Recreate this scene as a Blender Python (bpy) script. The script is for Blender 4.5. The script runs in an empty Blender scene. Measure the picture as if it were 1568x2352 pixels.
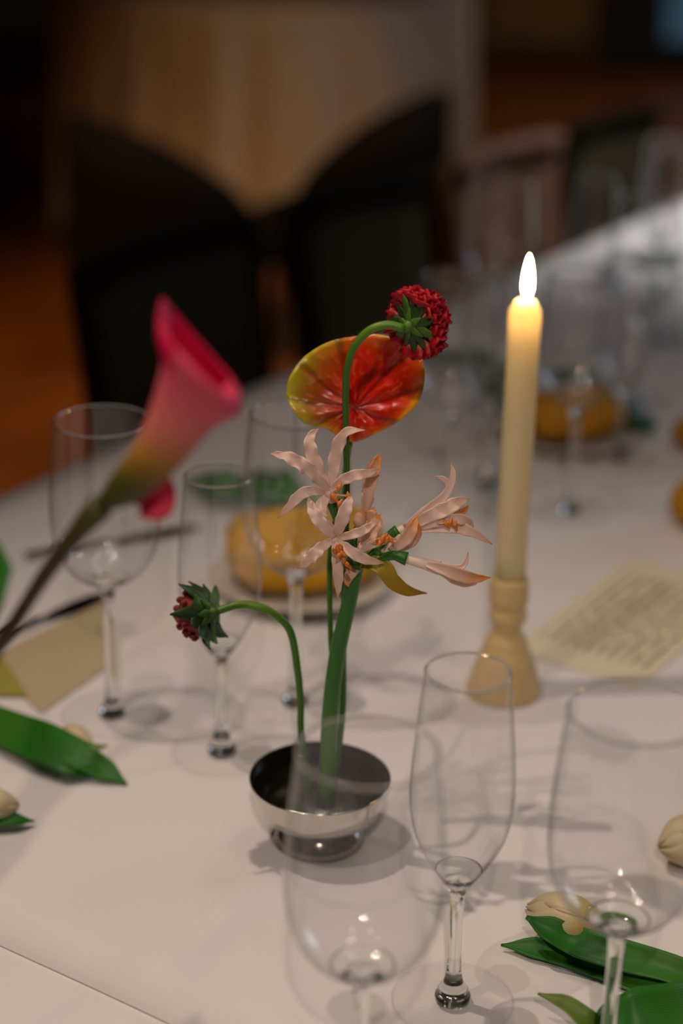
import bpy, math, random
from mathutils import Vector, Matrix
random.seed(7)
sc = bpy.context.scene
C = sc.collection
PI = math.pi
R = math.radians

# ------------------------------------------------------------------ camera
FPX, PITCH, ROLL, CAM_Z = 4200.0, R(22.5), 0.018, 1.395
cam = bpy.data.cameras.new('camera'); camo = bpy.data.objects.new('camera', cam); C.objects.link(camo)
cam.sensor_fit = 'VERTICAL'; cam.sensor_height = 36.0; cam.sensor_width = 24.0
cam.lens = FPX / 2352 * 36.0
cam.clip_start = 0.02
camo.matrix_world = Matrix.Translation((0, 0, CAM_Z)) @ Matrix.Rotation(R(90) - PITCH, 4, 'X') @ Matrix.Rotation(ROLL, 4, 'Z')
cam.dof.use_dof = True
cam.dof.focus_distance = 1.052
cam.dof.aperture_fstop = 2.7
sc.camera = camo

# ------------------------------------------------------------------ world, exposure, room lamps and added fill lights
w = bpy.data.worlds.new('world'); sc.world = w; w.use_nodes = True
w.node_tree.nodes['Background'].inputs[0].default_value = (.62, .72, 1, 1)
w.node_tree.nodes['Background'].inputs[1].default_value = .02
vs = sc.view_settings
vs.view_transform = 'Standard'; vs.look = 'None'; vs.gamma = 1.0; vs.use_curve_mapping = False
vs.exposure = 0.0
cy = sc.cycles
cy.max_bounces = 12; cy.transparent_max_bounces = 40; cy.transmission_bounces = 12; cy.glossy_bounces = 6; cy.diffuse_bounces = 3
cy.caustics_reflective = False; cy.caustics_refractive = True
cy.sample_clamp_indirect = 40; cy.blur_glossy = 0.0

def spot(name, loc, target, power, color, angle=60, blend=.6, radius=.03):
    l = bpy.data.lights.new(name, 'SPOT'); o = bpy.data.objects.new(name, l); C.objects.link(o)
    l.energy = power; l.color = color; l.spot_size = R(angle); l.spot_blend = blend; l.shadow_soft_size = radius
    o.location = loc
    o.rotation_euler = (Vector(target) - Vector(loc)).to_track_quat('-Z', 'Y').to_euler()
    return o
WARM = (1, .80, .66); NEUT = (1, .86, .77); COOL = (.66, .80, 1)
spot('ceiling_spot_or_fill', (-.53, 1.14, 2.4), (.10, .86, .75), 33, WARM, 58, 1, .014)
spot('ceiling_spot_or_fill', (-.50, .45, 2.4), (.08, .86, .75), 17, WARM, 58, 1, .014)
spot('ceiling_spot_or_fill', (.02, -.75, 2.35), (-.02, .90, .97), 50, WARM, 36, 1, .025)  # unseen frontal fill, added to brighten the flowers
spot('ceiling_spot_or_fill', (1.35, 3.2, 2.6), (.80, 3.05, .75), 230, (1, .98, .97), 50, 1)  # added spot standing in for cool daylight at the table's far right
spot('ceiling_spot_or_fill', (-.2, 2.9, 2.15), (-.25, 5.2, .30), 36, (1, .54, .20), 30, .9)  # unseen, added to light the cloth of the far round table
spot('ceiling_spot_or_fill', (-1.6, 2.9, 2.9), (-.9, 3.5, .0), 190, (1, .66, .38), 66, .9)  # unseen fill, added to light the floor at left
spot('ceiling_spot_or_fill', (1.0, 3.5, 2.9), (-.05, 4.6, .0), 70, (1, .62, .34), 36, .9)  # added to brighten the strip of floor between the chairs
spot('ceiling_spot_or_fill', (1.6, 6.0, 2.9), (1.5, 7.0, .0), 90, (1, .74, .45), 90, .9)
al = bpy.data.lights.new('daylight_window_light', 'AREA'); alo = bpy.data.objects.new('daylight_window_light', al); C.objects.link(alo)
al.shape = 'RECTANGLE'; al.size = 1.4; al.size_y = 1.6; al.energy = 24; al.color = COOL
alo.location = (3.9, 3.4, 1.75)
alo.rotation_euler = (Vector((.2, 1.8, .75)) - Vector(alo.location)).to_track_quat('-Z', 'Y').to_euler()

# ------------------------------------------------------------------ measured points: photo pixel -> point of the room at its own height z or distance y
def ray(px, py):
    a = (px - 784) / FPX; b = (1176 - py) / FPX
    c, s = math.cos(ROLL), math.sin(ROLL)
    x, u = a * c - b * s, a * s + b * c
    return Vector((x, math.cos(PITCH) + u * math.sin(PITCH), -math.sin(PITCH) + u * math.cos(PITCH)))
def Pz(px, py, z=.75):
    d = ray(px, py); t = (z - CAM_Z) / d.z
    return Vector((d.x * t, d.y * t, z))
def Py(px, py, y):
    d = ray(px, py); t = y / d.y
    return Vector((d.x * t, y, CAM_Z + d.z * t))
TU = Vector((.549, .8355, 0)).normalized()          # along the long table
TN = Vector((-TU.y, TU.x, 0))                        # across it, away from the camera
def T(a, n, z=.75): return TU * a + TN * n + Vector((0, 0, z))

# ------------------------------------------------------------------ materials
def nt(m): return m.node_tree.nodes, m.node_tree.links
def mat(name, col, rough=.5, metal=0, bump=0, bscale=200, var=0, vscale=20, trans=0, sss=0, spec=.5, coat=0, sssr=(.01, .005, .002)):
    m = bpy.data.materials.new(name); m.use_nodes = True
    N, L = nt(m); b = N['Principled BSDF']
    b.inputs['Base Color'].default_value = (*col, 1); b.inputs['Roughness'].default_value = rough
    b.inputs['Metallic'].default_value = metal; b.inputs['Specular IOR Level'].default_value = spec
    b.inputs['Coat Weight'].default_value = coat
    if sss:
        b.inputs['Subsurface Weight'].default_value = sss; b.inputs['Subsurface Radius'].default_value = sssr
        b.inputs['Subsurface Scale'].default_value = 1
    if var or bump: tc = N.new('ShaderNodeTexCoord')
    if var:
        n = N.new('ShaderNodeTexNoise'); n.inputs['Scale'].default_value = vscale; n.inputs['Detail'].default_value = 4
        L.new(tc.outputs['Object'], n.inputs['Vector'])
        r = N.new('ShaderNodeValToRGB')
        r.color_ramp.elements[0].position = .3; r.color_ramp.elements[1].position = .7
        r.color_ramp.elements[0].color = (*[c * (1 - var) for c in col], 1)
        r.color_ramp.elements[1].color = (*[min(1, c * (1 + var)) for c in col], 1)
        L.new(n.outputs[0], r.inputs[0]); L.new(r.outputs[0], b.inputs['Base Color'])
    if bump:
        n = N.new('ShaderNodeTexNoise'); n.inputs['Scale'].default_value = bscale; n.inputs['Detail'].default_value = 5
        L.new(tc.outputs['Object'], n.inputs['Vector'])
        bp = N.new('ShaderNodeBump'); bp.inputs['Strength'].default_value = bump; bp.inputs['Distance'].default_value = .002
        L.new(n.outputs[0], bp.inputs['Height']); L.new(bp.outputs[0], b.inputs['Normal'])
    if trans: add_translucent(m, trans)
    return m
def add_translucent(m, fac):
    N, L = nt(m); b = N['Principled BSDF']; out = N['Material Output']
    t = N.new('ShaderNodeBsdfTranslucent'); mx = N.new('ShaderNodeMixShader'); mx.inputs[0].default_value = fac
    ci = b.inputs['Base Color']
    if ci.is_linked: L.new(ci.links[0].from_socket, t.inputs[0])
    else: t.inputs[0].default_value = ci.default_value
    L.new(b.outputs[0], mx.inputs[1]); L.new(t.outputs[0], mx.inputs[2]); L.new(mx.outputs[0], out.inputs[0])
def ramp_mat(name, stops, axis=1, rough=.45, trans=.25, noise=.0, nscale=60, bump=0, spec=.4):
    """colour runs along the piece (its own UV), base to tip"""
    m = bpy.data.materials.new(name); m.use_nodes = True
    N, L = nt(m); b = N['Principled BSDF']; b.inputs['Roughness'].default_value = rough; b.inputs['Specular IOR Level'].default_value = spec
    uv = N.new('ShaderNodeUVMap'); sx = N.new('ShaderNodeSeparateXYZ'); L.new(uv.outputs[0], sx.inputs[0])
    f = sx.outputs[axis]
    if noise:
        tc = N.new('ShaderNodeTexCoord'); n = N.new('ShaderNodeTexNoise'); n.inputs['Scale'].default_value = nscale; n.inputs['Detail'].default_value = 3
        L.new(tc.outputs['Object'], n.inputs['Vector'])
        a = N.new('ShaderNodeMath'); a.operation = 'MULTIPLY_ADD'; L.new(n.outputs[0], a.inputs[0]); a.inputs[1].default_value = noise; a.inputs[2].default_value = -noise / 2
        s = N.new('ShaderNodeMath'); s.operation = 'ADD'; L.new(f, s.inputs[0]); L.new(a.outputs[0], s.inputs[1]); f = s.outputs[0]
    r = N.new('ShaderNodeValToRGB'); el = r.color_ramp.elements
    while len(el) < len(stops): el.new(.5)
    for e, (p, c) in zip(el, stops): e.position = p; e.color = (*c, 1)
    L.new(f, r.inputs[0]); L.new(r.outputs[0], b.inputs['Base Color'])
    if bump:
        wv = N.new('ShaderNodeTexWave'); wv.inputs['Scale'].default_value = 9; wv.inputs['Distortion'].default_value = 1.0
        wv.bands_direction = 'X'; L.new(uv.outputs[0], wv.inputs['Vector'])
        bp = N.new('ShaderNodeBump'); bp.inputs['Strength'].default_value = bump; bp.inputs['Distance'].default_value = .001
        L.new(wv.outputs[1], bp.inputs['Height']); L.new(bp.outputs[0], b.inputs['Normal'])
    if trans: add_translucent(m, trans)
    return m
def thin_glass(name, refl=.08, edge=.28):
    """wall of a blown glass: mostly see-through, mirror-like and slightly grey where it is seen edge-on"""
    m = bpy.data.materials.new(name); m.use_nodes = True; N, L = nt(m); N.remove(N['Principled BSDF']); out = N['Material Output']
    lw = N.new('ShaderNodeLayerWeight'); lw.inputs[0].default_value = .5
    def powr(p, mul, add):
        a = N.new('ShaderNodeMath'); a.operation = 'POWER'; L.new(lw.outputs['Facing'], a.inputs[0]); a.inputs[1].default_value = p
        c = N.new('ShaderNodeMath'); c.operation = 'MULTIPLY_ADD'; L.new(a.outputs[0], c.inputs[0]); c.inputs[1].default_value = mul; c.inputs[2].default_value = add; c.use_clamp = True
        return c.outputs[0]
    tr = N.new('ShaderNodeBsdfTransparent'); gl = N.new('ShaderNodeBsdfGlossy'); gl.inputs['Roughness'].default_value = .0
    gl.inputs['Color'].default_value = (.95, .97, 1, 1)
    mc = N.new('ShaderNodeMix'); mc.data_type = 'RGBA'
    mc.inputs['A'].default_value = (.985, .985, .985, 1); mc.inputs['B'].default_value = (edge, edge + .02, edge + .03, 1)
    L.new(powr(4.5, 1, 0), mc.inputs[0]); L.new(mc.outputs['Result'], tr.inputs[0])
    mx = N.new('ShaderNodeMixShader'); L.new(powr(4.5, .5, refl), mx.inputs[0]); L.new(tr.outputs[0], mx.inputs[1]); L.new(gl.outputs[0], mx.inputs[2])
    L.new(mx.outputs[0], out.inputs[0])
    return m
def solid_glass(name):
    m = bpy.data.materials.new(name); m.use_nodes = True; N, L = nt(m); N.remove(N['Principled BSDF'])
    g = N.new('ShaderNodeBsdfGlass'); g.inputs['IOR'].default_value = 1.5; g.inputs['Roughness'].default_value = 0; g.inputs['Color'].default_value = (.98, .99, .98, 1)
    L.new(g.outputs[0], N['Material Output'].inputs[0]); return m
def emit(name, stops):
    m = bpy.data.materials.new(name); m.use_nodes = True; N, L = nt(m); N.remove(N['Principled BSDF'])
    uv = N.new('ShaderNodeUVMap'); sx = N.new('ShaderNodeSeparateXYZ'); L.new(uv.outputs[0], sx.inputs[0])
    r = N.new('ShaderNodeValToRGB'); el = r.color_ramp.elements
    while len(el) < len(stops): el.new(.5)
    for e, (p, c) in zip(el, stops): e.position = p; e.color = (*c, 1)
    L.new(sx.outputs[1], r.inputs[0])
    e = N.new('ShaderNodeEmission'); e.inputs[1].default_value = 200; L.new(r.outputs[0], e.inputs[0]); L.new(e.outputs[0], N['Material Output'].inputs[0]); return m

M = {}
M['cloth'] = mat('white_tablecloth', (.79, .755, .74), .9, bump=.15, bscale=14, spec=.15)
M['glass'] = thin_glass('blown_glass'); M['foot_glass'] = thin_glass('foot_glass', .02, .8); M['solid'] = solid_glass('clear_glass')
M['silver'] = mat('polished_silver', (.66, .63, .58), .13, 1)
M['silver_in'] = mat('silver_dark_reflection', (.010, .008, .006), .3, 0, spec=.25)  # dark ceiling mirrored inside the bowl, put into the colour
M['pin'] = mat('pin_metal', (.50, .52, .53), .4, 1)
M['silver_foot'] = mat('silver_foot_reflection', (.16, .15, .13), .16, 1)  # dark reflection on the foot, put into the metal colour
M['holder'] = mat('ivory_painted_wood', (.62, .45, .20), .6, var=.07, vscale=60, bump=.1, bscale=120)
M['wax'] = mat('ivory_wax', (.84, .73, .47), .45, sss=.9, sssr=(.022, .013, .005))
M['wick'] = mat('burnt_wick', (.02, .015, .01), .9)
M['flame'] = emit('flame', [(0, (.003, .004, .02)), (.10, (.006, .006, .02)), (.22, (.5, .32, .18)), (.34, (1, .74, .36)), (.8, (1, .72, .30)), (1, (1, .5, .12))])
M['stem_g'] = ramp_mat('green_stem', [(0, (.045, .14, .012)), (.6, (.05, .17, .012)), (.85, (.13, .27, .02)), (1, (.10, .26, .02))], trans=.12, rough=.4, noise=.1)
M['nerine_stem'] = ramp_mat('nerine_stem', [(0, (.10, .24, .03)), (.4, (.03, .16, .02)), (1, (.03, .15, .02))], trans=.12, rough=.35, noise=.1)
M['petal'] = ramp_mat('blush_petal', [(0, (.95, .74, .66)), (.35, (.95, .74, .65)), (.88, (.94, .70, .58)), (1, (.80, .42, .16))], trans=.30, rough=.5, noise=.12, bump=.25)
M['petal_b'] = ramp_mat('withering_petal', [(0, (.93, .76, .66)), (.45, (.90, .60, .46)), (.8, (.85, .42, .16)), (1, (.85, .38, .03))], trans=.3, rough=.5, noise=.15, bump=.25)
M['tube_p'] = ramp_mat('petal_tube', [(0, (.84, .80, .55)), (.15, (.95, .80, .72)), (1, (.94, .72, .62))], trans=.25, rough=.5, bump=.3)
M['anther'] = mat('orange_anther', (.66, .20, .03), .6, var=.3, vscale=300)
M['bract_y'] = ramp_mat('dried_bract', [(0, (.34, .36, .06)), (.4, (.50, .36, .02)), (1, (.42, .24, .02))], trans=.3, noise=.2)
M['bract_g'] = mat('dark_green_bract', (.022, .065, .010), .5, var=.4, vscale=90, trans=.1)
M['bract_l'] = mat('fresh_green_bract', (.07, .17, .012), .5, var=.3, vscale=90, trans=.15)
M['scab'] = ramp_mat('crimson_floret', [(0, (.62, .34, .20)), (.38, (.60, .22, .14)), (.52, (.46, .008, .014)), (1, (.50, .004, .014))], trans=.2, noise=.15, nscale=200, rough=.45)
M['scab_old'] = mat('spent_flower_red', (.28, .035, .02), .7, var=.4, vscale=120, bump=.5, bscale=500)
M['calla_stem'] = ramp_mat('calla_stem', [(0, (.05, .035, .010)), (.75, (.055, .045, .010)), (1, (.07, .08, .012))], trans=.1, rough=.5)
M['calla'] = ramp_mat('pink_calla', [(0, (.06, .085, .012)), (.16, (.12, .12, .012)), (.28, (.55, .26, .04)), (.42, (.88, .26, .22)), (.62, (.90, .14, .22)), (1, (.84, .05, .14))], trans=.35, noise=.06, nscale=25, rough=.5)
M['calla_in'] = ramp_mat('magenta_calla_inside', [(0, (.10, .10, .012)), (.3, (.55, .06, .06)), (.6, (.80, .012, .09)), (1, (.84, .010, .10))], trans=.3, rough=.5)
M['spadix'] = mat('yellow_spadix', (.7, .45, .08), .6, bump=.6, bscale=700)
M['leaf'] = ramp_mat('tulip_leaf', [(0, (.07, .22, .02)), (.5, (.025, .19, .012)), (1, (.02, .16, .012))], trans=.15, rough=.38, noise=.25, nscale=30, bump=.2)
M['leaf_d'] = ramp_mat('dark_leaf', [(0, (.03, .10, .012)), (1, (.012, .07, .01))], trans=.1, rough=.4, noise=.25, nscale=30)
M['leaf_b'] = ramp_mat('yellowed_leaf', [(0, (.10, .22, .02)), (1, (.17, .25, .03))], trans=.2, rough=.45)
M['tulip'] = ramp_mat('cream_tulip', [(0, (.62, .42, .03)), (.22, (.70, .52, .12)), (.45, (.80, .68, .40)), (1, (.78, .66, .42))], trans=.25, noise=.2, nscale=40, bump=.1)
M['napkin'] = mat('mustard_linen', (.62, .33, .022), .85, var=.08, vscale=30, bump=.2, bscale=400, spec=.2)
M['napkin2'] = mat('ochre_linen', (.52, .24, .018), .85, var=.08, vscale=30, bump=.2, bscale=400, spec=.2)
M['plate'] = mat('cream_china', (.70, .64, .55), .25, coat=.3)
M['cutlery'] = mat('steel_cutlery', (.45, .44, .43), .22, 1)
M['chair_d'] = mat('dark_wood', (.010, .007, .004), 1, spec=0)
M['chair_w'] = mat('brown_wood', (.075, .026, .005), .9, var=.25, vscale=8)
M['chair_f'] = mat('dark_olive_fabric', (.026, .021, .011), 1, spec=.05)
M['black'] = mat('black_upholstery', (.006, .005, .004), .8, spec=.15)
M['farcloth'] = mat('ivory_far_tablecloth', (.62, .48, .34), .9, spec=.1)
M['floor'] = mat('red_brown_wood_floor', (.20, .055, .006), .4, var=.3, vscale=2.5)
M['wall'] = mat('brown_panelled_wall', (.22, .13, .04), .8, var=.25, vscale=1.2)
M['ceil'] = mat('dark_ceiling', (.07, .06, .05), .9)
M['door'] = mat('black_door', (.012, .012, .014), .5)

def water_mat():
    m = bpy.data.materials.new('still_water'); m.use_nodes = True; N, L = nt(m); N.remove(N['Principled BSDF'])
    lw = N.new('ShaderNodeLayerWeight'); lw.inputs[0].default_value = .5
    p = N.new('ShaderNodeMath'); p.operation = 'POWER'; L.new(lw.outputs['Facing'], p.inputs[0]); p.inputs[1].default_value = 5
    a = N.new('ShaderNodeMath'); a.operation = 'MULTIPLY_ADD'; L.new(p.outputs[0], a.inputs[0]); a.inputs[1].default_value = .9; a.inputs[2].default_value = .025
    tr = N.new('ShaderNodeBsdfTransparent'); tr.inputs[0].default_value = (.8, .82, .78, 1)
    gl = N.new('ShaderNodeBsdfGlossy'); gl.inputs['Roughness'].default_value = 0
    mx = N.new('ShaderNodeMixShader'); L.new(a.outputs[0], mx.inputs[0]); L.new(tr.outputs[0], mx.inputs[1]); L.new(gl.outputs[0], mx.inputs[2])
    L.new(mx.outputs[0], N['Material Output'].inputs[0]); return m
M['water'] = water_mat()

def card_mat(name, col, ink, rows):
    m = mat(name, col, .8, spec=.2); N, L = nt(m); b = N['Principled BSDF']
    uv = N.new('ShaderNodeUVMap'); sx = N.new('ShaderNodeSeparateXYZ'); L.new(uv.outputs[0], sx.inputs[0])
    def mth(op, a, v, clamp=False):
        k = N.new('ShaderNodeMath'); k.operation = op; k.use_clamp = clamp
        L.new(a, k.inputs[0])
        if isinstance(v, (int, float)): k.inputs[1].default_value = v
        else: L.new(v, k.inputs[1])
        return k.outputs[0]
    y = mth('MULTIPLY', sx.outputs[1], rows); fr = mth('FRACT', y, 0); band = mth('LESS_THAN', fr, .36)
    nz = N.new('ShaderNodeTexNoise'); nz.inputs['Scale'].default_value = 1.0; nz.noise_dimensions = '2D'; nz.inputs['Detail'].default_value = 2
    mp = N.new('ShaderNodeMapping'); mp.inputs['Scale'].default_value = (26, rows * 1.0, 1); L.new(uv.outputs[0], mp.inputs[0]); L.new(mp.outputs[0], nz.inputs['Vector'])
    wd = mth('GREATER_THAN', nz.outputs[0], .42)
    lo = mth('GREATER_THAN', sx.outputs[0], .14); hi = mth('LESS_THAN', sx.outputs[0], .86)
    yl = mth('GREATER_THAN', sx.outputs[1], .08); yh = mth('LESS_THAN', sx.outputs[1], .92)
    k = mth('MULTIPLY', mth('MULTIPLY', mth('MULTIPLY', band, wd), mth('MULTIPLY', lo, hi)), mth('MULTIPLY', yl, yh))
    mx = N.new('ShaderNodeMix'); mx.data_type = 'RGBA'; mx.inputs['A'].default_value = (*col, 1); mx.inputs['B'].default_value = (*ink, 1)
    L.new(k, mx.inputs[0]); L.new(mx.outputs['Result'], b.inputs['Base Color']); return m
M['menu'] = card_mat('printed_menu_paper', (.78, .70, .52), (.30, .20, .10), 11)
M['card'] = mat('beige_card', (.52, .42, .26), .75, spec=.2)
M['card_o'] = mat('olive_card', (.36, .32, .06), .75, spec=.2)

def anth_mat():
    m = bpy.data.materials.new('anthurium_red'); m.use_nodes = True; N, L = nt(m); b = N['Principled BSDF']
    b.inputs['Roughness'].default_value = .26; b.inputs['Specular IOR Level'].default_value = .5
    tc = N.new('ShaderNodeTexCoord'); uv = N.new('ShaderNodeUVMap'); sx = N.new('ShaderNodeSeparateXYZ'); L.new(uv.outputs[0], sx.inputs[0])
    n = N.new('ShaderNodeTexNoise'); n.inputs['Scale'].default_value = 45; n.inputs['Detail'].default_value = 3; L.new(tc.outputs['Object'], n.inputs['Vector'])
    ad = N.new('ShaderNodeMath'); ad.operation = 'MULTIPLY_ADD'; L.new(n.outputs[0], ad.inputs[0]); ad.inputs[1].default_value = .35; L.new(sx.outputs[1], ad.inputs[2])
    r1 = N.new('ShaderNodeValToRGB'); e = r1.color_ramp.elements
    for _ in range(3): e.new(.5)
    for q, (p, c) in zip(e, [(0, (.16, .004, .003)), (.30, (.56, .008, .002)), (.74, (.62, .020, .003)), (.90, (.70, .085, .004)), (.985, (.80, .42, .02))]): q.position = p; q.color = (*c, 1)
    sc1 = N.new('ShaderNodeMath'); sc1.operation = 'MULTIPLY'; sc1.inputs[1].default_value = .82; L.new(ad.outputs[0], sc1.inputs[0]); L.new(sc1.outputs[0], r1.inputs[0])
    r2 = N.new('ShaderNodeValToRGB'); e = r2.color_ramp.elements; e.new(.5); e.new(.5)
    for q, (p, c) in zip(e, [(0, (.20, .008, .004)), (.4, (.28, .035, .005)), (.75, (.38, .17, .010)), (.95, (.60, .54, .02))]): q.position = p; q.color = (*c, 1)
    L.new(sc1.outputs[0], r2.inputs[0])
    so = N.new('ShaderNodeSeparateXYZ'); L.new(tc.outputs['Object'], so.inputs[0])
    mr = N.new('ShaderNodeMapRange'); L.new(so.outputs[0], mr.inputs[0]); mr.inputs[1].default_value = -.002; mr.inputs[2].default_value = -.030
    mx = N.new('ShaderNodeMix'); mx.data_type = 'RGBA'; L.new(mr.outputs[0], mx.inputs[0]); L.new(r1.outputs[0], mx.inputs['A']); L.new(r2.outputs[0], mx.inputs['B'])
    # veins radiating from the stalk, and their branching
    vw = N.new('ShaderNodeTexWave'); vw.bands_direction = 'X'; vw.inputs['Scale'].default_value = 1.5; vw.inputs['Distortion'].default_value = 1.6; vw.inputs['Detail'].default_value = 1; vw.inputs['Detail Scale'].default_value = 1.2
    L.new(uv.outputs[0], vw.inputs['Vector'])
    rv = N.new('ShaderNodeMapRange'); L.new(vw.outputs[1], rv.inputs[0]); rv.inputs[1].default_value = .86; rv.inputs[2].default_value = 1.0; rv.inputs[3].default_value = 1.0; rv.inputs[4].default_value = .45
    ml = N.new('ShaderNodeMix'); ml.data_type = 'RGBA'; ml.blend_type = 'MULTIPLY'; ml.inputs[0].default_value = .8
    mp = N.new('ShaderNodeMapping'); mp.inputs['Scale'].default_value = (22, 5, 1); L.new(uv.outputs[0], mp.inputs[0])
    n2 = N.new('ShaderNodeTexNoise'); n2.inputs['Scale'].default_value = 1.0; n2.inputs['Detail'].default_value = 3; L.new(mp.outputs[0], n2.inputs['Vector'])
    r3 = N.new('ShaderNodeMapRange'); L.new(n2.outputs[0], r3.inputs[0]); r3.inputs[1].default_value = .54; r3.inputs[2].default_value = .72; r3.inputs[4].default_value = .75
    m3 = N.new('ShaderNodeMix'); m3.data_type = 'RGBA'; L.new(r3.outputs[0], m3.inputs[0]); L.new(mx.outputs['Result'], m3.inputs['A']); m3.inputs['B'].default_value = (.80, .17, .03, 1)
    L.new(m3.outputs['Result'], ml.inputs['A']); L.new(rv.outputs[0], ml.inputs['B']); L.new(ml.outputs['Result'], b.inputs['Base Color'])
    vo = N.new('ShaderNodeTexVoronoi'); vo.inputs['Scale'].default_value = 75; L.new(tc.outputs['Object'], vo.inputs['Vector'])
    sm = N.new('ShaderNodeMath'); sm.operation = 'MULTIPLY_ADD'; L.new(vw.outputs[1], sm.inputs[0]); sm.inputs[1].default_value = -1.0; L.new(vo.outputs[0], sm.inputs[2])
    bp = N.new('ShaderNodeBump'); bp.inputs['Strength'].default_value = .8; bp.inputs['Distance'].default_value = .002; L.new(sm.outputs[0], bp.inputs['Height']); L.new(bp.outputs[0], b.inputs['Normal'])
    add_translucent(m, .15); return m
M['anth'] = anth_mat()

# ------------------------------------------------------------------ builders
def thing(name, label, cat, loc=(0, 0, 0), group=None):
    o = bpy.data.objects.new(name, None); C.objects.link(o); o.location = loc; o.empty_display_size = .02
    o['label'] = label; o['category'] = cat
    if group: o['group'] = group
    return o
def wl(o):
    v = Vector((0, 0, 0))
    while o: v += Vector(o.location); o = o.parent
    return v
def mk(name, V, Fc, m, parent=None, uv=None, smooth=True, origin=None, thick=0, off=-1):
    """mesh object from points given in room coordinates"""
    og = wl(parent) if parent else (Vector(origin) if origin is not None else Vector((0, 0, 0)))
    me = bpy.data.meshes.new(name); me.from_pydata([tuple(Vector(v) - og) for v in V], [], Fc)
    if uv:
        l = me.uv_layers.new(name='UVMap')
        for lp in me.loops: l.data[lp.index].uv = uv[lp.vertex_index]
    if smooth:
        for p in me.polygons: p.use_smooth = True
    me.materials.append(m if not isinstance(m, str) else M[m]); me.validate(); me.update()
    o = bpy.data.objects.new(name, me); C.objects.link(o)
    if parent: o.parent = parent
    else: o.location = og
    if thick:
        md = o.modifiers.new('thickness', 'SOLIDIFY'); md.thickness = thick; md.offset = 0
    return o
def tag(o, label, cat, group=None):
    o['label'] = label; o['category'] = cat
    if group: o['group'] = group
    return o
def structure(o): o['kind'] = 'structure'; return o
def lathe(prof, seg=48, at=(0, 0, 0), closed=False):
    V, Fc, UV = [], [], []; at = Vector(at); rings = []
    n = len(prof)
    for i, (r, z) in enumerate(prof):
        if r < 1e-6: rings.append([len(V)]); V.append(at + Vector((0, 0, z))); UV.append((0, i / (n - 1)))
        else:
            rings.append(list(range(len(V), len(V) + seg)))
            for k in range(seg):
                a = 2 * PI * k / seg; V.append(at + Vector((r * math.cos(a), r * math.sin(a), z))); UV.append((k / seg, i / (n - 1)))
    pairs = list(zip(rings, rings[1:])) + ([(rings[-1], rings[0])] if closed else [])
    for A, B in pairs:
        for k in range(seg):
            k2 = (k + 1) % seg
            if len(A) == 1 and len(B) == 1: continue
            if len(A) == 1: Fc.append((A[0], B[k2], B[k]))
            elif len(B) == 1: Fc.append((A[k], A[k2], B[0]))
            else: Fc.append((A[k], A[k2], B[k2], B[k]))
    return V, Fc, UV
def cr(pts, n):
    """smooth curve through points"""
    P = [Vector(p) for p in pts]
    if len(P) == 2: return [P[0].lerp(P[1], i / (n - 1)) for i in range(n)]
    E = [P[0] * 2 - P[1]] + P + [P[-1] * 2 - P[-2]]; out = []; m = len(P) - 1
    for i in range(n):
        t = i / (n - 1) * m; k = min(int(t), m - 1); f = t - k; a, b, c, d = E[k:k + 4]
        out.append(.5 * (2 * b + (c - a) * f + (2 * a - 5 * b + 4 * c - d) * f * f + (3 * b - a - 3 * c + d) * f ** 3))
    return out
def sm_interp(vals, t):
    x = t * (len(vals) - 1); k = min(int(x), len(vals) - 2); f = x - k; f = f * f * (3 - 2 * f) * .5 + f * .5
    return vals[k] * (1 - f) + vals[k + 1] * f
def prof_fine(prof, n):
    c = cr([(r, z, 0) for r, z in prof], n); return [(max(v.x, 0), v.y) for v in c]
def tube(pts, rad, seg=10, n=28):
    c = cr(pts, n) if len(pts) > 1 else pts
    rad = rad if isinstance(rad, (list, tuple)) else [rad, rad]
    V, Fc, UV = [], [], []
    N0 = None
    for i, p in enumerate(c):
        t = (c[min(i + 1, n - 1)] - c[max(i - 1, 0)]).normalized()
        if N0 is None: N0 = t.orthogonal().normalized()
        N0 = (N0 - t * N0.dot(t)).normalized(); B = t.cross(N0); r = sm_interp(rad, i / (n - 1))
        for k in range(seg):
            a = 2 * PI * k / seg; V.append(p + (N0 * math.cos(a) + B * math.sin(a)) * r); UV.append((k / seg, i / (n - 1)))
    for i in range(n - 1):
        for k in range(seg):
            k2 = (k + 1) % seg; Fc.append((i * seg + k, i * seg + k2, (i + 1) * seg + k2, (i + 1) * seg + k))
    Fc.append(tuple(range(seg))[::-1]); Fc.append(tuple((n - 1) * seg + k for k in range(seg)))
    return V, Fc, UV
def grid_faces(nu, nv): return [(i * nv + j, i * nv + j + 1, (i + 1) * nv + j + 1, (i + 1) * nv + j) for i in range(nu - 1) for j in range(nv - 1)]
def blade(pts, widths, nrm, cup=.2, ruffle=0, freq=5, n=18, m=7, twist=0, ph=None):
    """leaf or petal along a curve; widths = half widths from base to tip"""
    c = cr(pts, n); V, UV = [], []; nrm = Vector(nrm).normalized(); ph = random.random() * 6 if ph is None else ph
    for i, p in enumerate(c):
        t = (c[min(i + 1, n - 1)] - c[max(i - 1, 0)]).normalized()
        nn = (nrm - t * nrm.dot(t))
        nn = nn.normalized() if nn.length > 1e-4 else t.orthogonal().normalized()
        f = i / (n - 1)
        if twist: nn = Matrix.Rotation(twist * f, 3, t) @ nn
        s = t.cross(nn); wd = sm_interp(widths, f)
        for j in range(m):
            x = j / (m - 1) * 2 - 1
            e = 1 + (ruffle * .35 * math.sin(f * freq * 7.3 + ph * 2 + x * 2) if abs(x) > .9 else 0)
            V.append(p + s * (x * wd * e) + nn * (cup * wd * x * x + ruffle * wd * abs(x) ** 1.5 * math.sin(f * freq * 6.28 + ph + (2 if x > 0 else 0))))
            UV.append((j / (m - 1), f))
    return V, grid_faces(n, m), UV
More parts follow.
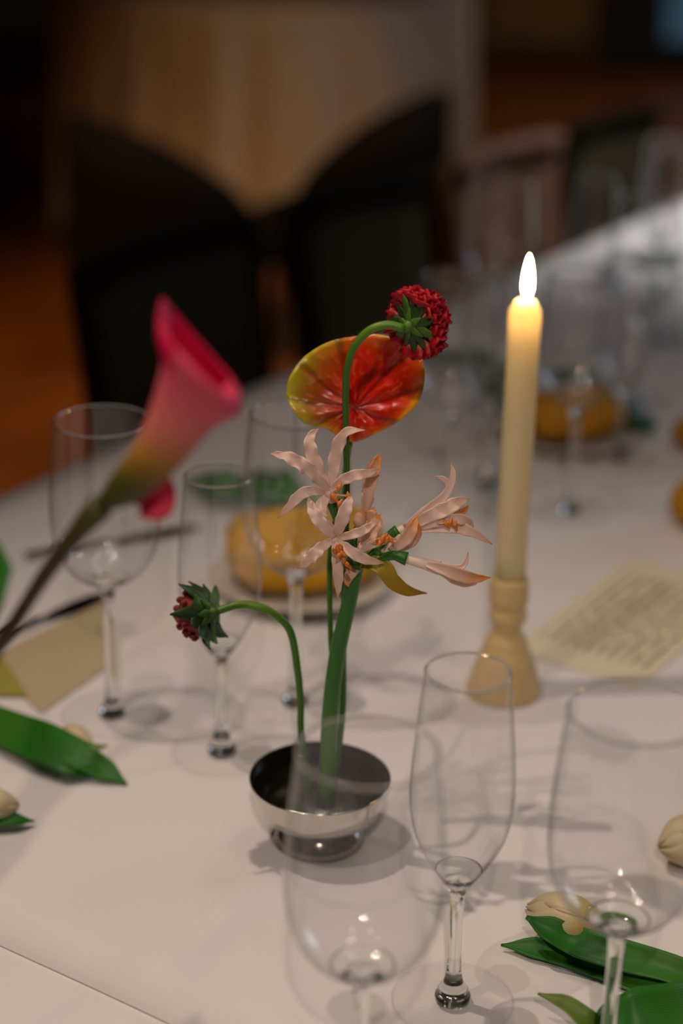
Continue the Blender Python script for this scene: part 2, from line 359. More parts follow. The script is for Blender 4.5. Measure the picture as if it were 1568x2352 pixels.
def box(x0, x1, y0, y1, z0, z1):
    V = [(x, y, z) for z in (z0, z1) for y in (y0, y1) for x in (x0, x1)]
    return V, [(0, 2, 3, 1), (4, 5, 7, 6), (0, 1, 5, 4), (2, 6, 7, 3), (0, 4, 6, 2), (1, 3, 7, 5)]
def bevel(o, w=.01, s=3):
    b = o.modifiers.new('bevel', 'BEVEL'); b.width = w; b.segments = s; b.limit_method = 'ANGLE'; return o
def copy_tree(o, parent=None):
    c = o.copy(); C.objects.link(c); c.parent = parent
    for ch in list(o.children): copy_tree(ch, c)
    return c
def place(o, loc, rz=0, label=None):
    o.location = loc; o.rotation_euler = (0, 0, rz)
    if label: o['label'] = label
    return o

# ------------------------------------------------------------------ the room
def slab(name, b, m): return structure(mk(name, *box(*b), m, smooth=False))
X0, X1, Y0, Y1, ZC = -3.4, 5.0, -2.6, 9.0, 3.1
slab('floor', (X0, X1, Y0, Y1, -.1, 0), 'floor')
slab('ceiling', (X0, X1, Y0, Y1, ZC, ZC + .1), 'ceil')
slab('wall_back', (X0, X1, Y1, Y1 + .12, 0, ZC), 'wall')
slab('wall_front', (X0, X1, Y0 - .12, Y0, 0, ZC), 'wall')
slab('wall_left', (X0 - .12, X0, Y0, Y1, 0, ZC), 'wall')
slab('wall_right', (X1, X1 + .12, Y0, Y1, 0, ZC), 'wall')
slab('baseboard_back', (X0, 1.15, Y1 - .02, Y1, 0, .12), 'chair_w')
d1 = slab('door_1', (1.18, 2.6, Y1 - .06, Y1, .02, 2.2), 'door')
M['pane'] = mat('blue_dusk_pane', (.05, .12, .2), .2)
N, L = nt(M['pane']); N['Principled BSDF'].inputs['Emission Color'].default_value = (.16, .36, .55, 1); N['Principled BSDF'].inputs['Emission Strength'].default_value = .12
mk('pane', *box(1.50, 1.86, Y1 - .075, Y1 - .055, .16, 1.9), 'pane', d1, smooth=False)
mk('pane', *box(2.06, 2.42, Y1 - .075, Y1 - .055, .16, 1.9), 'pane', d1, smooth=False)

# ------------------------------------------------------------------ small downlights in pairs (their bulbs glint in the glasses)
def lamp_mat():
    m = bpy.data.materials.new('lamp_lens'); m.use_nodes = True; N, L = nt(m); N.remove(N['Principled BSDF'])
    e = N.new('ShaderNodeEmission'); e.inputs[0].default_value = (1, .88, .78, 1); e.inputs[1].default_value = 13; L.new(e.outputs[0], N['Material Output'].inputs[0]); return m
M['lens'] = lamp_mat()
dl0 = thing('ceiling_downlight', 'small black ceiling downlight above the long table', 'lamp', group='ceiling downlights')
V, Fc, UV = lathe([(0, 0), (.070, 0), (.074, -.004), (.074, -.10), (.068, -.10), (.062, -.082), (0, -.080)], 24); mk('housing', V, Fc, 'black', dl0)
V, Fc, UV = lathe([(0, -.0835), (.040, -.0845), (.060, -.0835)], 24); mk('lens', V, Fc, 'lens', dl0)
V, Fc, UV = lathe([(0, .5), (.006, .5), (.006, 0), (0, 0)], 8); mk('rod', V, Fc, 'black', dl0)
for i, (x, y, wh) in enumerate([(.42, .62, 'right of the foreground wine glasses'), (.60, .72, 'right of the bottom right tulip'), (.66, 1.12, 'right of the printed menu'), (.30, 1.45, 'just behind the printed menu'),
                             (.48, 1.56, 'over the ochre napkins at the right edge'), (-.22, 1.52, 'over the table edge behind the calla lily'), (-.32, .05, 'left of the camera'), (.55, .10, 'right of the camera')]):
    place(dl0 if i == 0 else copy_tree(dl0), (x, y, ZC - .5), 0, 'small black ceiling downlight ' + wh)

# ------------------------------------------------------------------ long table and its two cloths
A_SEAM, N0t, N1t = .6365, .04, 1.134
def orient(V): return [TU * v[0] + TN * v[1] + Vector((0, 0, v[2])) for v in V]
tb = thing('dining_table', 'long banquet table under the white cloths, carrying the flowers and glasses', 'table', T(2.7, .58, 0))
V, Fc = box(-1.6, 6.0, N0t + .02, N1t - .012, .715, .744); mk('tabletop', orient(V), Fc, 'chair_w', tb, smooth=False)
for a in (-1.4, 5.8):
    for q in (.14, 1.03):
        V, Fc = box(a - .03, a + .03, q - .03, q + .03, 0, .715); mk('leg', orient(V), Fc, 'chair_w', tb, smooth=False)
def cloth(name, a0, a1, z, na, label, group, ragged):
    """cloth: subtly uneven top and a hanging drop on both long sides"""
    rows = []
    a_list = [a0 + (a1 - a0) * i / na for i in range(na + 1)]
    V, Fc = [], []
    cross = [(-.25, 0), (-.12, 0), (-.02, 0)] + [(None, k / 30) for k in range(31)] + [(-.02, 1), (-.12, 1), (-.25, 1)]
    for a in a_list:
        fold = math.sin(a * 23) * .5 + math.sin(a * 41 + 1) * .5
        for dz, f in cross:
            if dz is None:
                n = N0t + (N1t - N0t) * f; zz = z + .0007 * math.sin(a * 9 + n * 13) * math.sin(n * 21 - a * 5)
            else:
                k = -dz / .25; n = (N0t - .004 - .018 * k * (1 + fold)) if f == 0 else (N1t + .004 + .018 * k * (1 + fold)); zz = z + dz
            V.append(TU * a + TN * n + Vector((0, 0, zz)))
    o = mk(name, V, grid_faces(len(a_list), len(cross)), 'cloth', origin=T((a0 + a1) / 2, .58, z))
    s = o.modifiers.new('thickness', 'SOLIDIFY'); s.thickness = .0016; s.offset = 1          # grows downward from the upper side
    return tag(o, label, 'tablecloth', group)
cloth('tablecloth', A_SEAM, 6.0, .7500, 130, 'white tablecloth carrying the silver flower bowl, its hem lying over the other cloth', 'white cloths on the long table', 0)
cloth('tablecloth', -1.6, A_SEAM + .05, .7479, 40, 'white tablecloth in the bottom left corner, tucked under the seam', 'white cloths on the long table', 0)

# ------------------------------------------------------------------ far table, chairs
ft = thing('round_table', 'round table under a floor-length ivory cloth in the dark background', 'table', (-.265, 5.82, 0))
V, Fc, _ = lathe([(0, .715), (.62, .715), (.625, .73), (.62, .742), (0, .742)], 48, (-.265, 5.82, 0)); mk('tabletop', V, Fc, 'chair_w', ft)
V, Fc, _ = lathe([(0, 0), (.25, 0), (.25, .03), (.05, .06), (.04, .6), (.12, .715), (0, .715)], 24, (-.265, 5.82, 0)); mk('pedestal', V, Fc, 'chair_w', ft)
V, Fc = [Vector((-.265, 5.82, .748))], []; seg = 240
prof = [(.3, .748, 0), (.6, .748, 0), (.636, .742, 0), (.642, .70, .15), (.645, .5, .5), (.65, .25, .8), (.66, .012, 1)]
for r, z, k in prof:
    for i in range(seg):
        a = 2 * PI * i / seg; f = math.sin(a * 17) * .6 + math.sin(a * 29 + 1) * .4 + .25 * math.sin(a * 53)
        rr = r + .034 * k * f; V.append(Vector((-.265 + rr * math.cos(a), 5.82 + rr * math.sin(a), z)))
for i in range(seg):
    Fc.append((0, 1 + i, 1 + (i + 1) % seg))
    for q in range(len(prof) - 1):
        b = 1 + q * seg; Fc.append((b + i, b + seg + i, b + seg + (i + 1) % seg, b + (i + 1) % seg))
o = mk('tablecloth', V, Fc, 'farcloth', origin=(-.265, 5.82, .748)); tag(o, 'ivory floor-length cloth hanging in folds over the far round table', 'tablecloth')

def dining_chair():
    t = thing('dining_chair', '', 'chair', group='wooden chairs along the far side of the long table')
    w2 = .165
    V, Fc = box(-w2, w2, 0, .42, .42, .47); bevel(mk('seat', V, Fc, 'chair_f', t), .02)
    # backrest: slightly curved padded panel leaning back
    V = []
    for j in range(13):
        for i in range(9):
            x = (i / 8 * 2 - 1) * (w2 - .012); z = .50 + j / 12 * .31
            V.append((x, -.01 - (z - .47) * .16 + .03 * (x / w2) ** 2, z))
    mk('backrest', V, grid_faces(13, 9), 'chair_f', t, thick=.035)
    for sx in (-1, 1):
        V, Fc, _ = tube([(sx * w2, -.10, 0), (sx * w2, .0, .30), (sx * w2, .015, .47), (sx * w2, -.035, .815)], [.017, .02, .02, .016], 8, 14); mk('back_post', V, Fc, 'chair_d', t)
        V, Fc, _ = tube([(sx * (w2 - .02), .40, 0), (sx * (w2 - .02), .40, .43)], [.014, .02], 8, 4); mk('leg', V, Fc, 'chair_d', t)
    V = [(x, -.045 + .03 * (x / w2) ** 2, z) for z in (.79, .82) for x in [(i / 8 * 2 - 1) * w2 for i in range(9)]]
    mk('top_rail', V, grid_faces(2, 9), 'chair_d', t, thick=.03)
    return t
ch0 = dining_chair()
rz = math.atan2(-TN.y, -TN.x) - PI / 2
spots = [(Pz(425, 592, .80), 'chair with dark padded back nearest the pink calla lily'), (Pz(865, 462, .80), 'chair behind the red scabiosa, middle one along the long table'),
         (Pz(1190, 368, .80), 'brown chair beyond the candle flame, at the far end of the long table'), (Pz(1435, 292, .80), 'dim chair above the bright corner of the long table')]
for i, (p, lb) in enumerate(spots):
    c = place(ch0 if i == 0 else copy_tree(ch0), (p.x, p.y, 0), rz, lb)
    if i == 2:                                   # this one is of brown wood
        for ch in c.children:
            ch.material_slots[0].link = 'OBJECT'; ch.material_slots[0].material = M['chair_w']

def tub_chair():
    t = thing('armchair', '', 'armchair', group='black armchairs before the far round table')
    V, Fc = box(-.24, .24, -.22, .26, .30, .44); bevel(mk('seat', V, Fc, 'black', t), .03)
    # shell: high back falling away into the arms
    V = []; nu = 33
    for i in range(nu):
        a = R(-205) + R(230) * i / (nu - 1)                      # opens towards +y
        k = max(0, math.cos((i / (nu - 1) - .5) * PI * 1.08)); top = .46 + .33 * k ** .6
        for z in (.24, .36, .5, 1):
            zz = z if z < .5 else (.44 + (top - .44) * (.5 if z == .5 else 1))
            V.append((.275 * math.cos(a), .255 * math.sin(a) - .0, zz))
    mk('backrest', V, grid_faces(nu, 4), 'black', t, thick=.05)
    for sx in (-1, 1):
        for sy in (-1, 1):
            V, Fc, _ = tube([(sx * .19, sy * .18, 0), (sx * .18, sy * .17, .3)], [.013, .02], 8, 3); mk('leg', V, Fc, 'black', t)
    return t
tc0 = tub_chair()
place(tc0, (-.43, 4.40, 0), R(-50), 'black armchair on the left before the far tablecloth'); tc0.scale = (.90, .90, .77)
c = place(copy_tree(tc0), (.03, 4.55, 0), R(62), 'black armchair on the right before the far tablecloth'); c.scale = (.80, .80, .82)

# ------------------------------------------------------------------ glasses
def glass_thing(name, cat, bowl, zsplit, t0, stem, foot_r, rim_r, rim_z):
    t = thing(name, '', cat)
    fine = prof_fine(bowl, 90); lo = [p for p in fine if p[1] <= zsplit]; hi = fine[len(lo) - 1:]
    V, Fc, UV = lathe(hi, 64); mk('bowl', V, Fc, 'glass', t)
    inner = []                                             # lower wall thins out towards the bowl
    for i, (r, z) in enumerate(lo):
        a, b = lo[max(i - 1, 0)], lo[min(i + 1, len(lo) - 1)]; dx, dz = b[0] - a[0], b[1] - a[1]; l = math.hypot(dx, dz)
        k = 1 - i / (len(lo) - 1); th = .00012 + .0010 * k + t0 * k ** 5
        inner.append((max(0, r - dz / l * th), z + dx / l * th))
    inner = [p for p in inner if p[0] > .0015] ; inner = [(0, inner[0][1])] + inner
    V, Fc, UV = lathe(stem + lo + inner[::-1], 64); mk('stem', V, Fc, 'solid', t)
    fp = [(.0085, .0052), (.013, .0034), (foot_r * .6, .0022), (foot_r * .9, .0013), (foot_r, .0009)]
    V, Fc, UV = lathe(fp, 64); ft_ = mk('foot', V, Fc, 'foot_glass', t)
    def ring(rr, z, a):
        V, Fc = [], []
        for i in range(64):
            p = 2 * PI * i / 64
            for k in range(6):
                q = 2 * PI * k / 6; r_ = rr + a * math.cos(q); V.append((r_ * math.cos(p), r_ * math.sin(p), z + a * math.sin(q)))
        for i in range(64):
            for k in range(6): Fc.append((i * 6 + k, ((i + 1) % 64) * 6 + k, ((i + 1) % 64) * 6 + (k + 1) % 6, i * 6 + (k + 1) % 6))
        return V, Fc
    V, Fc = ring(rim_r, rim_z, .00075); mk('rim', V, Fc, 'solid', t)
    V, Fc = ring(foot_r, .0011, .0006); mk('foot_edge', V, Fc, 'foot_glass', ft_)
    return t
wine0 = glass_thing('wine_glass', 'wine glass',
    [(.0056, .1000), (.0090, .1040), (.0140, .1070), (.0205, .1108), (.0262, .1160), (.0310, .1230), (.0345, .1310), (.0368, .140), (.038, .152), (.0378, .170), (.0364, .190), (.0346, .208), (.0325, .225)],
    .1082, .0035,
    [(0, .0022), (.0095, .0022), (.0080, .0058), (.0058, .0095), (.0046, .015), (.0040, .028), (.0037, .055), (.0038, .085), (.0044, .095)], .036, .0325, .225)
flute0 = glass_thing('champagne_glass', 'champagne glass',
    [(.0052, .0750), (.0080, .0787), (.0125, .0857), (.0170, .0932), (.0215, .1020), (.0250, .111), (.0275, .123), (.0281, .137), (.0272, .156), (.0256, .175), (.0237, .195), (.0222, .207)],
    .0868, .0040,
    [(0, .0022), (.0098, .0022), (.0100, .0045), (.0082, .0065), (.0086, .0085), (.0070, .011), (.0052, .0145), (.0042, .020), (.0037, .030), (.0035, .05), (.0038, .068)], .034, .0222, .207)
ZG = .7512
def gl(kind, xy, label, group, used={}):
    base = wine0 if kind == 'w' else flute0
    o = copy_tree(base) if kind in used else base
    used[kind] = 1; o['group'] = group
    return place(o, (xy[0], xy[1], ZG), random.random() * 6, label)
gl('w', (.0140, .7270), 'large empty wine glass in the foreground, in front of the silver flower bowl', 'wine glasses')
gl('w', (.1422, .7690), 'empty wine glass cut by the right edge, above the white tulip', 'wine glasses')
gl('f', (.0670, .8420), 'narrow champagne glass between the two foreground wine glasses', 'champagne glasses')
gl('w', (-.1630, 1.1640), 'wine glass on the left, behind the pink calla lily', 'wine glasses')
gl('f', (-.0805, 1.1130), 'narrow champagne glass behind the drooping scabiosa head on the left', 'champagne glasses')
gl('w', (-.0315, 1.1880), 'wine glass behind the nerine flowers, in front of the mustard napkin', 'wine glasses')
for k, (px, py, kd, lb) in enumerate([
    (1030, 1190, 'w', 'blurred wine glass behind the nerine, left of the candle'),
    (1112, 1118, 'f', 'blurred champagne glass just left of the candle'),
    (1308, 1180, 'w', 'blurred wine glass right of the candle, before the ochre napkin'),
    (1420, 1060, 'f', 'blurred champagne glass right of the ochre napkin'),
    (1455, 935, 'w', 'blurred wine glass beside the dark green leaf near the right edge'),
    (1130, 870, 'w', 'blurred far wine glass above the green leaf left of the candle'),
    (1345, 810, 'f', 'blurred far champagne glass right of the candle wick'),
    (1530, 790, 'w', 'blurred far wine glass at the right edge of the table'),
    (1500, 690, 'f', 'blurred farthest champagne glass near the right edge')]):
    p = Pz(px, py); gl(kd, (p.x, p.y), lb, 'blurred glasses on the far part of the table')

# ------------------------------------------------------------------ candle
cx, cyy = .1235, 1.213
V, Fc, UV = lathe(prof_fine([(0, 0), (.0262, 0), (.0270, .004), (.0252, .012), (.0212, .026), (.0168, .037), (.0150, .043), (.0122, .047), (.0106, .051), (.0118, .056), (.0138, .060), (.0139, .0655), (.0121, .0695), (.0139, .0735), (.0143, .080), (.0141, .089), (.0132, .0925)], 70) + [(.0118, .0938), (.0116, .084), (0, .084)], 40, (cx, cyy, .7508))
o = mk('candle_holder', V, Fc, 'holder', origin=(cx, cyy, .7508)); tag(o, 'turned ivory wooden candle holder carrying the lit taper', 'candle holder')
add_translucent(M['wax'], .35)
cd = thing('candle', 'lit ivory taper candle standing in the turned wooden holder', 'candle', (cx, cyy, .8348))
hz = .300 - .084
V, Fc, UV = lathe([(0, .0002), (.0112, .0002), (.0112, .03), (.0113, .12), (.0112, .17), (.0112, .195), (.0113, hz - .009), (.0108, hz - .005), (.0088, hz - .0025), (.0072, hz + .001), (.0060, hz + .0008), (.0045, hz - .0012), (0, hz - .0016)], 40, (cx, cyy, .8348)); mk('wax_body', V, Fc, 'wax', cd)
gl_ = bpy.data.lights.new('candle_glow', 'POINT'); go = bpy.data.objects.new('candle_glow', gl_); C.objects.link(go)   # point light added inside the wax to imitate the flame's glow
gl_.energy = .012; gl_.color = (1, .62, .22); gl_.shadow_soft_size = .004; go.location = (cx, cyy, .8348 + hz - .011)
V, Fc, UV = tube([(cx, cyy, .8348 + hz - .002), (cx + .0004, cyy, .8348 + hz + .003), (cx + .0012, cyy, .8348 + hz + .0065)], .0007, 8, 8); mk('wick', V, Fc, 'wick', cd)
fz = .8348 + hz + .0022
V, Fc, UV = lathe(prof_fine([(0, 0), (.0022, .0018), (.0036, .006), (.0039, .011), (.0034, .018), (.0022, .025), (.0008, .0295), (0, .0312)], 26), 24, (cx + .0008, cyy, fz)); mk('flame', V, Fc, 'flame', cd, uv=UV)

# ------------------------------------------------------------------ silver flower bowl, water, pin holder
BX, BY, BZ = -.0105, 1.0050, .7508
fb = thing('flower_bowl', 'small footed silver bowl of water holding the flower stems', 'bowl', (BX, BY, BZ))
V, Fc, UV = lathe(prof_fine([(.0205, .0165), (.0250, .0176), (.0335, .0205), (.0400, .0275), (.0435, .0365), (.0449, .0455)], 24) + [(.0447, .0464), (.0438, .0462)], 72, (BX, BY, BZ)); mk('body', V, Fc, 'silver', fb)
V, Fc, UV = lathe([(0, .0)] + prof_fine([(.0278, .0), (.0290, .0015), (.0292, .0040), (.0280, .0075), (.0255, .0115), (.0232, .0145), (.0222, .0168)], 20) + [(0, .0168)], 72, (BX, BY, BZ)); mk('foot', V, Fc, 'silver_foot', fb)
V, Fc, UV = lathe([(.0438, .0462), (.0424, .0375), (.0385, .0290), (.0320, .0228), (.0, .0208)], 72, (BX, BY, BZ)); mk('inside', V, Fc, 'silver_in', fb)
V, Fc, UV = lathe([(0, .0392), (.0200, .0392), (.0426, .0392)], 72, (BX, BY, BZ)); mk('water', V, Fc, 'water', fb)
kz = thing('pin_holder', 'round metal pin holder under water in the silver bowl', 'pin holder', (BX + .006, BY - .002, BZ + .0215))
V, Fc, UV = lathe([(0, 0), (.0190, 0), (.0192, .003), (.0185, .0065), (0, .0065)], 40, wl(kz)); mk('base', V, Fc, 'pin', kz)
V, Fc = [], []
for i in range(-6, 7):
    for j in range(-6, 7):
        x, y = i * .0027 + (j % 2) * .0013, j * .0027
        if x * x + y * y > .0172 ** 2: continue
        b = len(V)
        for k in range(5): V.append(wl(kz) + Vector((x + .0006 * math.cos(k * 1.2566), y + .0006 * math.sin(k * 1.2566), .006)))
        V.append(wl(kz) + Vector((x, y, .0165)))
        for k in range(5): Fc.append((b + k, b + (k + 1) % 5, b + 5))
o = mk('pins', V, Fc, 'pin', kz, smooth=False); o['kind'] = 'stuff'

ZK = BZ + .0285      # stems are stuck on the pins here
NV = Vector((0, -1, .35)).normalized()   # towards the viewer side of the flowers

# ------------------------------------------------------------------ nerine
Y = .992
ne = thing('nerine', 'nerine with pale pink curling flowers on a thick green stalk in the silver bowl', 'flower', (BX + .004, BY - .004, ZK))
hub = Py(818, 1290, Y)
V, Fc, UV = tube([wl(ne), Py(758, 1640, 1.000), Py(775, 1500, .997), Py(800, 1390, .994), hub], [.0056, .0052, .0050, .0046, .0050], 14, 30); mk('stalk', V, Fc, 'nerine_stem', ne, uv=UV)
def pedicel(pts, r=.0022):
    V, Fc, UV = tube(pts, [r * 1.3, r, r, r * 1.5], 8, 14); mk('pedicel', V, Fc, 'nerine_stem', ne, uv=UV)
def floret(base, tip, r0, r1, m='tube_p'):
    """the throat of one flower; petals and stamens are its own pieces"""
    V, Fc, UV = tube([base, base.lerp(tip, .5), tip], [r0 * .8, r0, r1], 10, 10); return mk('floret', V, Fc, m, ne, uv=UV)
def petal(fl, pts, wd, m='petal', cup=.25, ruf=.16, twist=0, nrm=NV, prof=(.45, .8, 1.0, .95, .62, .06), n=22):
    V, Fc, UV = blade(pts, [wd * .66 * k for k in prof], nrm, cup, ruf * 1.5, 4.2, n + 8, 9, twist); return mk('petal', V, Fc, m, fl, uv=UV, thick=.0005)
def pp(*a): return [Py(x, y, Y + d) for x, y, d in a]
def anthers(fl, pts, ends):
    for e in ends:
        V, Fc, UV = tube([pts, (pts + e) / 2 + Vector((0, -.002, .001)), e], [.0006, .0006, .0007], 6, 8); mk('filament', V, Fc, 'petal_b', fl, uv=UV)
        d = (e - pts).normalized(); q = Vector((random.uniform(-.5, .5), random.uniform(-.4, .4), random.uniform(-1, -.2))).normalized()
        V, Fc, UV = tube([e - q * .003, e, e + q * .0035 + Vector((.0007, 0, 0))], [.0004, .0016, .0003], 7, 8); mk('anther', V, Fc, 'anther', fl)
# upper left open flower
pedicel([hub, Py(800, 1240, Y), Py(775, 1190, Y), Py(765, 1150, Y - .002)], .0030)
f = floret(Py(768, 1158, Y), Py(757, 1128, Y - .006), .0038, .0032)
petal(f, pp((755, 1132, -.004), (722, 1090, -.010), (690, 1066, -.013), (655, 1048, -.012), (620, 1042, -.006)), .0062, ruf=.30, twist=.3)
petal(f, pp((755, 1130, -.003), (735, 1085, -.004), (716, 1040, -.003), (712, 1005, .0), (732, 983, .006)), .0058, ruf=.20)
petal(f, pp((757, 1128, -.003), (766, 1080, -.002), (775, 1030, -.002), (796, 993, -.005), (838, 988, -.010)), .0060, ruf=.12, twist=-.5)
petal(f, pp((760, 1128, -.004), (785, 1104, -.008), (815, 1092, -.011), (845, 1087, -.010), (872, 1077, -.006)), .0050, ruf=.15)
petal(f, pp((752, 1136, -.004), (722, 1127, -.010), (690, 1136, -.014), (665, 1162, -.015), (638, 1190, -.012)), .0050, ruf=.15)
petal(f, pp((753, 1138, -.005), (738, 1160, -.012), (735, 1185, -.015), (750, 1205, -.014), (775, 1213, -.010)), .0060, ruf=.08)
anthers(f, Py(758, 1136, Y - .006), [Py(770, 1146, Y - .014), Py(780, 1157, Y - .016), Py(765, 1140, Y - .014), Py(786, 1166, Y - .015), Py(778, 1120, Y - .01), Py(800, 1140, Y - .012)])
# front open flower
pedicel([hub, Py(800, 1275, Y - .004), Py(785, 1262, Y - .009), Py(776, 1250, Y - .013)], .0028)
f = floret(Py(782, 1256, Y - .010), Py(768, 1238, Y - .019), .0036, .0030)
petal(f, pp((767, 1236, -.018), (745, 1212, -.022), (727, 1188, -.022), (715, 1165, -.018), (708, 1140, -.010)), .0056, ruf=.15)
petal(f, pp((770, 1234, -.017), (780, 1208, -.022), (790, 1180, -.024), (800, 1155, -.022), (808, 1138, -.018)), .0058, ruf=.12)
petal(f, pp((772, 1238, -.018), (800, 1230, -.022), (828, 1221, -.022), (850, 1208, -.018), (872, 1190, -.012)), .0042, ruf=.15)
petal(f, pp((765, 1240, -.018), (740, 1255, -.024), (722, 1272, -.027), (705, 1290, -.026), (683, 1306, -.022)), .0054, ruf=.2)
petal(f, pp((768, 1243, -.019), (772, 1275, -.024), (776, 1310, -.025), (777, 1342, -.022), (775, 1374, -.016)), .0048, ruf=.10)
petal(f, pp((772, 1242, -.019), (795, 1258, -.025), (820, 1276, -.027), (850, 1288, -.025), (884, 1293, -.020)), .0050, ruf=.15)
anthers(f, Py(770, 1245, Y - .02), [Py(775, 1262, Y - .032), Py(786, 1270, Y - .033), Py(778, 1275, Y - .033), Py(790, 1283, Y - .032), Py(782, 1257, Y - .032), Py(796, 1296, Y - .030), Py(798, 1305, Y - .026), Py(768, 1266, Y - .032)])
# right middle half-open flower with orange stamens
pedicel([hub, Py(830, 1285, Y - .004), Py(840, 1278, Y - .006)], .0028)
f = floret(Py(822, 1276, Y - .006), Py(836, 1256, Y - .010), .0032, .0036)
petal(f, pp((832, 1262, -.008), (845, 1236, -.011), (858, 1212, -.010), (866, 1196, -.006), (873, 1180, .0)), .0062, 'petal_b')
petal(f, pp((826, 1268, -.010), (845, 1255, -.016), (866, 1246, -.018), (890, 1240, -.016), (912, 1238, -.012)), .0036, ruf=.05)
petal(f, pp((825, 1262, -.005), (832, 1238, -.004), (845, 1215, -.002), (855, 1190, .002), (858, 1168, .006)), .0046, 'petal_b')
anthers(f, Py(845, 1252, Y - .012), [Py(868, 1242, Y - .020), Py(878, 1238, Y - .021), Py(888, 1240, Y - .020), Py(872, 1246, Y - .021), Py(884, 1234, Y - .018), Py(896, 1238, Y - .018)])
# upright closed flower
pedicel([hub, Py(830, 1250, Y + .006), Py(838, 1212, Y + .010)], .0024)
f = floret(Py(834, 1204, Y + .010), Py(846, 1135, Y + .012), .0030, .0044)
petal(f, pp((838, 1180, .008), (846, 1130, .006), (856, 1090, .006), (866, 1060, .007), (870, 1043, .008)), .0056, 'petal_b', .5, .04)
petal(f, pp((836, 1178, .012), (843, 1130, .015), (852, 1090, .015), (860, 1065, .013), (868, 1045, .010)), .0056, 'petal_b', -.4, .04)
# two small withered buds
for (a, b, r_) in (((822, 1212), (832, 1168), .0040), ((850, 1205), (858, 1165), .0036)):
    pedicel([hub, Py((a[0] + 818) / 2, 1255, Y + .006), Py(a[0], a[1], Y + .004)], .0018)
    V, Fc, UV = tube([Py(*a, Y + .004), Py((a[0] + b[0]) / 2, (a[1] + b[1]) / 2, Y + .003), Py(*b, Y + .006)], [.0018, r_, r_ * .9, .0004], 10, 12); mk('bud', V, Fc, 'petal_b', ne, uv=UV)
# right side flowers
pedicel([hub, Py(855, 1275, Y), Py(885, 1240, Y + .004), Py(915, 1220, Y + .006)], .0030)
f = floret(Py(912, 1222, Y + .006), Py(985, 1195, Y + .004), .0034, .0058)
petal(f, pp((930, 1212, .002), (975, 1175, .0), (1010, 1150, .002), (1030, 1120, .004), (1018, 1100, .004), (996, 1095, .002)), .0042, ruf=.08, prof=(.7, 1, .9, .7, .55, .08))
petal(f, pp((945, 1205, .000), (990, 1165, -.003), (1020, 1140, -.004), (1036, 1110, -.002), (1040, 1085, .0), (1034, 1062, .003)), .0042, ruf=.06, prof=(.7, 1, .9, .75, .6, .06))
petal(f, pp((940, 1212, -.003), (985, 1186, -.008), (1025, 1168, -.009), (1055, 1152, -.006), (1078, 1146, -.002)), .0066, ruf=.14)
petal(f, pp((945, 1215, -.004), (1000, 1200, -.009), (1045, 1192, -.010), (1075, 1198, -.006), (1088, 1216, -.002)), .0048, 'petal', ruf=.1)
petal(f, pp((945, 1218, -.002), (1000, 1212, -.006), (1050, 1212, -.008), (1090, 1226, -.008), (1130, 1250, -.004)), .0054, ruf=.08)
petal(f, pp((945, 1214, .006), (990, 1196, .010), (1030, 1185, .011), (1060, 1175, .009), (1076, 1160, .004)), .0050, 'petal_b', ruf=.12)
anthers(f, Py(1000, 1203, Y - .008), [Py(1024, 1203, Y - .012), Py(1034, 1200, Y - .012), Py(1046, 1206, Y - .012)])
pedicel([hub, Py(850, 1285, Y - .006), Py(876, 1272, Y - .008)], .0030)
f = floret(Py(882, 1272, Y - .008), Py(925, 1242, Y - .010), .0038, .0048)
petal(f, pp((895, 1264, -.013), (920, 1248, -.016), (938, 1228, -.016), (950, 1206, -.013), (958, 1184, -.009)), .0056, 'petal_b', .4, .05)
petal(f, pp((900, 1268, -.008), (928, 1256, -.008), (950, 1240, -.008), (960, 1220, -.008), (960, 1200, -.008)), .0044, 'petal_b', -.3, .05)
pedicel([hub, Py(860, 1288, Y - .010), Py(900, 1276, Y - .016), Py(934, 1284, Y - .018)], .0028)
f = floret(Py(932, 1284, Y - .018), Py(1010, 1304, Y - .020), .0034, .0046)
petal(f, pp((980, 1296, -.023), (1020, 1308, -.025), (1060, 1322, -.025), (1092, 1328, -.023), (1126, 1326, -.020)), .0056, 'petal_b', .5, .04)
petal(f, pp((980, 1298, -.017), (1020, 1314, -.016), (1050, 1332, -.016), (1080, 1338, -.017), (1105, 1330, -.019)), .0050, 'petal', -.4, .05)
petal(f, pp((985, 1294, -.020), (1025, 1303, -.021), (1056, 1304, -.021), (1070, 1290, -.020), (1075, 1268, -.019)), .0034, 'petal', ruf=.03, prof=(.8, 1, .9, .7, .5, .06))
# dry yellow bracts under the umbel
V, Fc, UV = blade(pp((826, 1296, -.006), (858, 1294, -.014), (885, 1308, -.017), (902, 1335, -.016), (935, 1356, -.013), (980, 1363, -.010)), [.0025, .0045, .0052, .0046, .0032, .0003], (0, -1, .8), .3, .12, 2, 24, 7, .6); mk('bract', V, Fc, 'bract_y', ne, uv=UV, thick=.0005)
V, Fc, UV = blade(pp((822, 1300, -.004), (806, 1315, -.008), (798, 1335, -.009), (800, 1348, -.008)), [.003, .0034, .002, .0003], NV, .3, .1); mk('bract', V, Fc, 'petal_b', ne, uv=UV, thick=.0004)
V, Fc, UV = tube([hub + Vector((0, 0, -.005)), hub, hub + Vector((.003, 0, .006))], [.0045, .0075, .003], 12, 10); mk('umbel_base', V, Fc, 'bract_l', ne)

